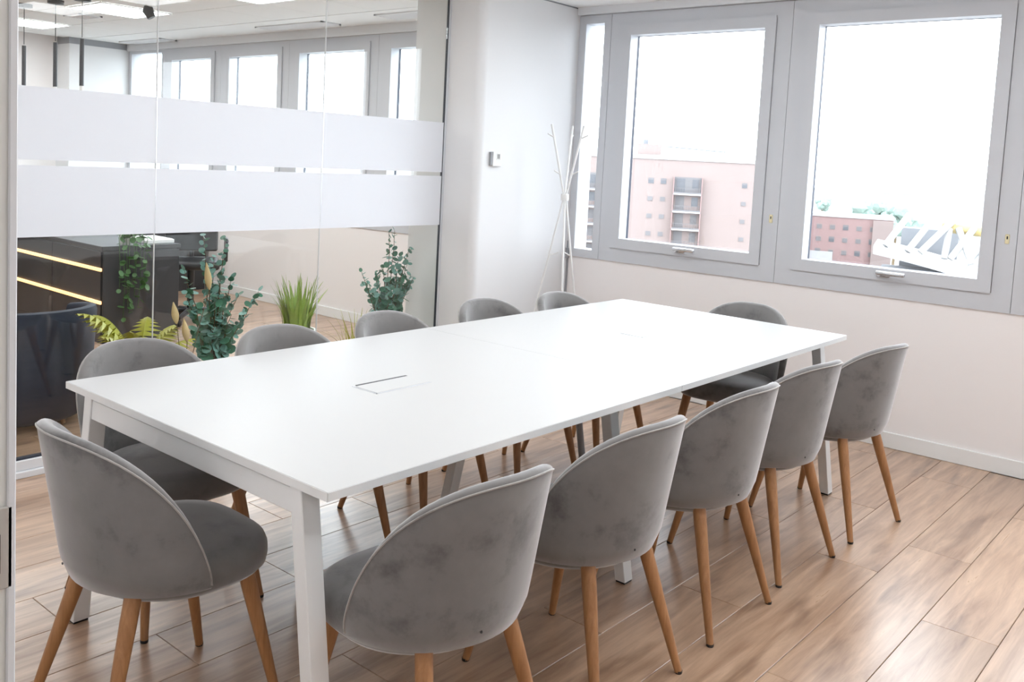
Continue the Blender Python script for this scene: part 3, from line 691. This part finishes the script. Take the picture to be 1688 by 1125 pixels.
# red brick block lower down
BR = block(20.3, 235, 21, 12, -8.6, 'brick_red', 'brick_building', 'low red brick block below the second window')
for r0 in range(5):
    for c0 in range(7): bwin(BR, -9 + c0 * 3, 21.4 - 3 - r0 * 3, 1.15, (r0 + c0) % 3 > 0)
MB().box(6.0, 10.4, -1.2, 0, 0, 21.2).build('stair_tower', 'brick_pink', BR)
for z in (18.6, 15.3, 12): bwin(BR, 8.6, z, 1.0)
MB().box(-8, -2.5, -.6, 0, 8, 13).build('terrace', 'b_white', BR)
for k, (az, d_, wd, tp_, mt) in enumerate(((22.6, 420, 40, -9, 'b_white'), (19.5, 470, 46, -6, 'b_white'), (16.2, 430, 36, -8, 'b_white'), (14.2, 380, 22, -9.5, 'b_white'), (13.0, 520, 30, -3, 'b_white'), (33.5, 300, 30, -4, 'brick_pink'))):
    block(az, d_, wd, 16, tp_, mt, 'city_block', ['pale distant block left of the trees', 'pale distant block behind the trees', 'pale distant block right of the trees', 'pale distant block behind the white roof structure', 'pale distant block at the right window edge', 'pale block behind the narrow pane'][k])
# white stayed roof structure
x, y, rz = frame_at(15.6, 190); SR = tag(empty('stayed_roof', (x, y, -30), rz), 'white roof structure with raking masts and stays outside the second window', 'structure')
def sr(mb, a, b, rr): return mb.tube([((a[0] - 1545) / 8.05, a[2], 31.46 - (a[1] - 297) / 8.05), ((b[0] - 1545) / 8.05, b[2], 31.46 - (b[1] - 297) / 8.05)], rr, 8)
MB().add(*[[], []]) 
m_ = MB(); P_ = []
for k in range(17):
    u = 1462 + 10.5 * k; v = 402 + .22 * (u - 1462) + 10 * math.sin((u - 1462) / 170 * PI) * -.3
    P_.append(((u - 1545) / 8.05, 0, 31.46 - (v - 297) / 8.05))
for k in range(16):
    a, b = P_[k], P_[k + 1]
    m_.add([(a[0], -1, a[2]), (b[0], -1, b[2]), (b[0], 12, b[2] + .5), (a[0], 12, a[2] + .5), (a[0], -1, a[2] - 1.6), (b[0], -1, b[2] - 1.6), (b[0], 12, b[2] - 1.1), (a[0], 12, a[2] - 1.1)], [(0, 1, 2, 3), (7, 6, 5, 4), (0, 4, 5, 1), (3, 2, 6, 7), (0, 3, 7, 4), (1, 5, 6, 2)])
m_.build('roof_edge', 'b_white', SR)
for a, b in (((1478, 402, 1), (1508, 352, 4)), ((1510, 408, 1), (1545, 352, 4)), ((1528, 408, 1), (1572, 355, 4)), ((1570, 415, 2), (1600, 366, 4)), ((1600, 420, 2), (1578, 368, 4)), ((1612, 410, 2), (1640, 360, 4)), ((1562, 415, 2), (1566, 370, 4)), ((1585, 430, 2), (1625, 375, 4))):
    sr(MB(), a, b, .62).build('mast', 'b_white', SR, True, 60)
sr(MB(), (1555, 368, 5), (1620, 372, 5), 1.0).build('crane_beam', 'b_yellow', SR, True, 60)
MB().box(-9, 9.5, 3, 11, 0, 14).build('hall', 'b_grey', SR)
MB().box(-6, 4.5, 14, 20, 0, 21.5).build('rear_hall', 'b_grey', SR)
# trees
def tree(az, dist, top, rad, label, seed):
    x, y, rz = frame_at(az, dist); rnd = random.Random(seed)
    o = tag(empty('tree', (x, y, -30)), label, 'tree', 'trees outside the second window')
    h = top + 30
    MB().tube([(0, 0, 0), (.3, 0, h * .5), (0, 0, h * .8)], [.5, .35, .12], 8).build('trunk', 'stem', o)
    bm = bmesh.new()
    for k in range(9):
        b2 = bmesh.new(); bmesh.ops.create_icosphere(b2, subdivisions=2, radius=1)
        c = Vector((rnd.uniform(-.6, .6) * rad, rnd.uniform(-.6, .6) * rad, h - rad * rnd.uniform(.6, 1.9))); s = rad * rnd.uniform(.35, .6)
        for v in b2.verts: v.co = c + v.co * s * rnd.uniform(.82, 1.18)
        me = bpy.data.meshes.new('t'); b2.to_mesh(me); bm.from_mesh(me); bpy.data.meshes.remove(me); b2.free()
    me = bpy.data.meshes.new('crown'); bm.to_mesh(me); bm.free(); me.materials.append(M['tree_leaf']); link('crown', me, o)
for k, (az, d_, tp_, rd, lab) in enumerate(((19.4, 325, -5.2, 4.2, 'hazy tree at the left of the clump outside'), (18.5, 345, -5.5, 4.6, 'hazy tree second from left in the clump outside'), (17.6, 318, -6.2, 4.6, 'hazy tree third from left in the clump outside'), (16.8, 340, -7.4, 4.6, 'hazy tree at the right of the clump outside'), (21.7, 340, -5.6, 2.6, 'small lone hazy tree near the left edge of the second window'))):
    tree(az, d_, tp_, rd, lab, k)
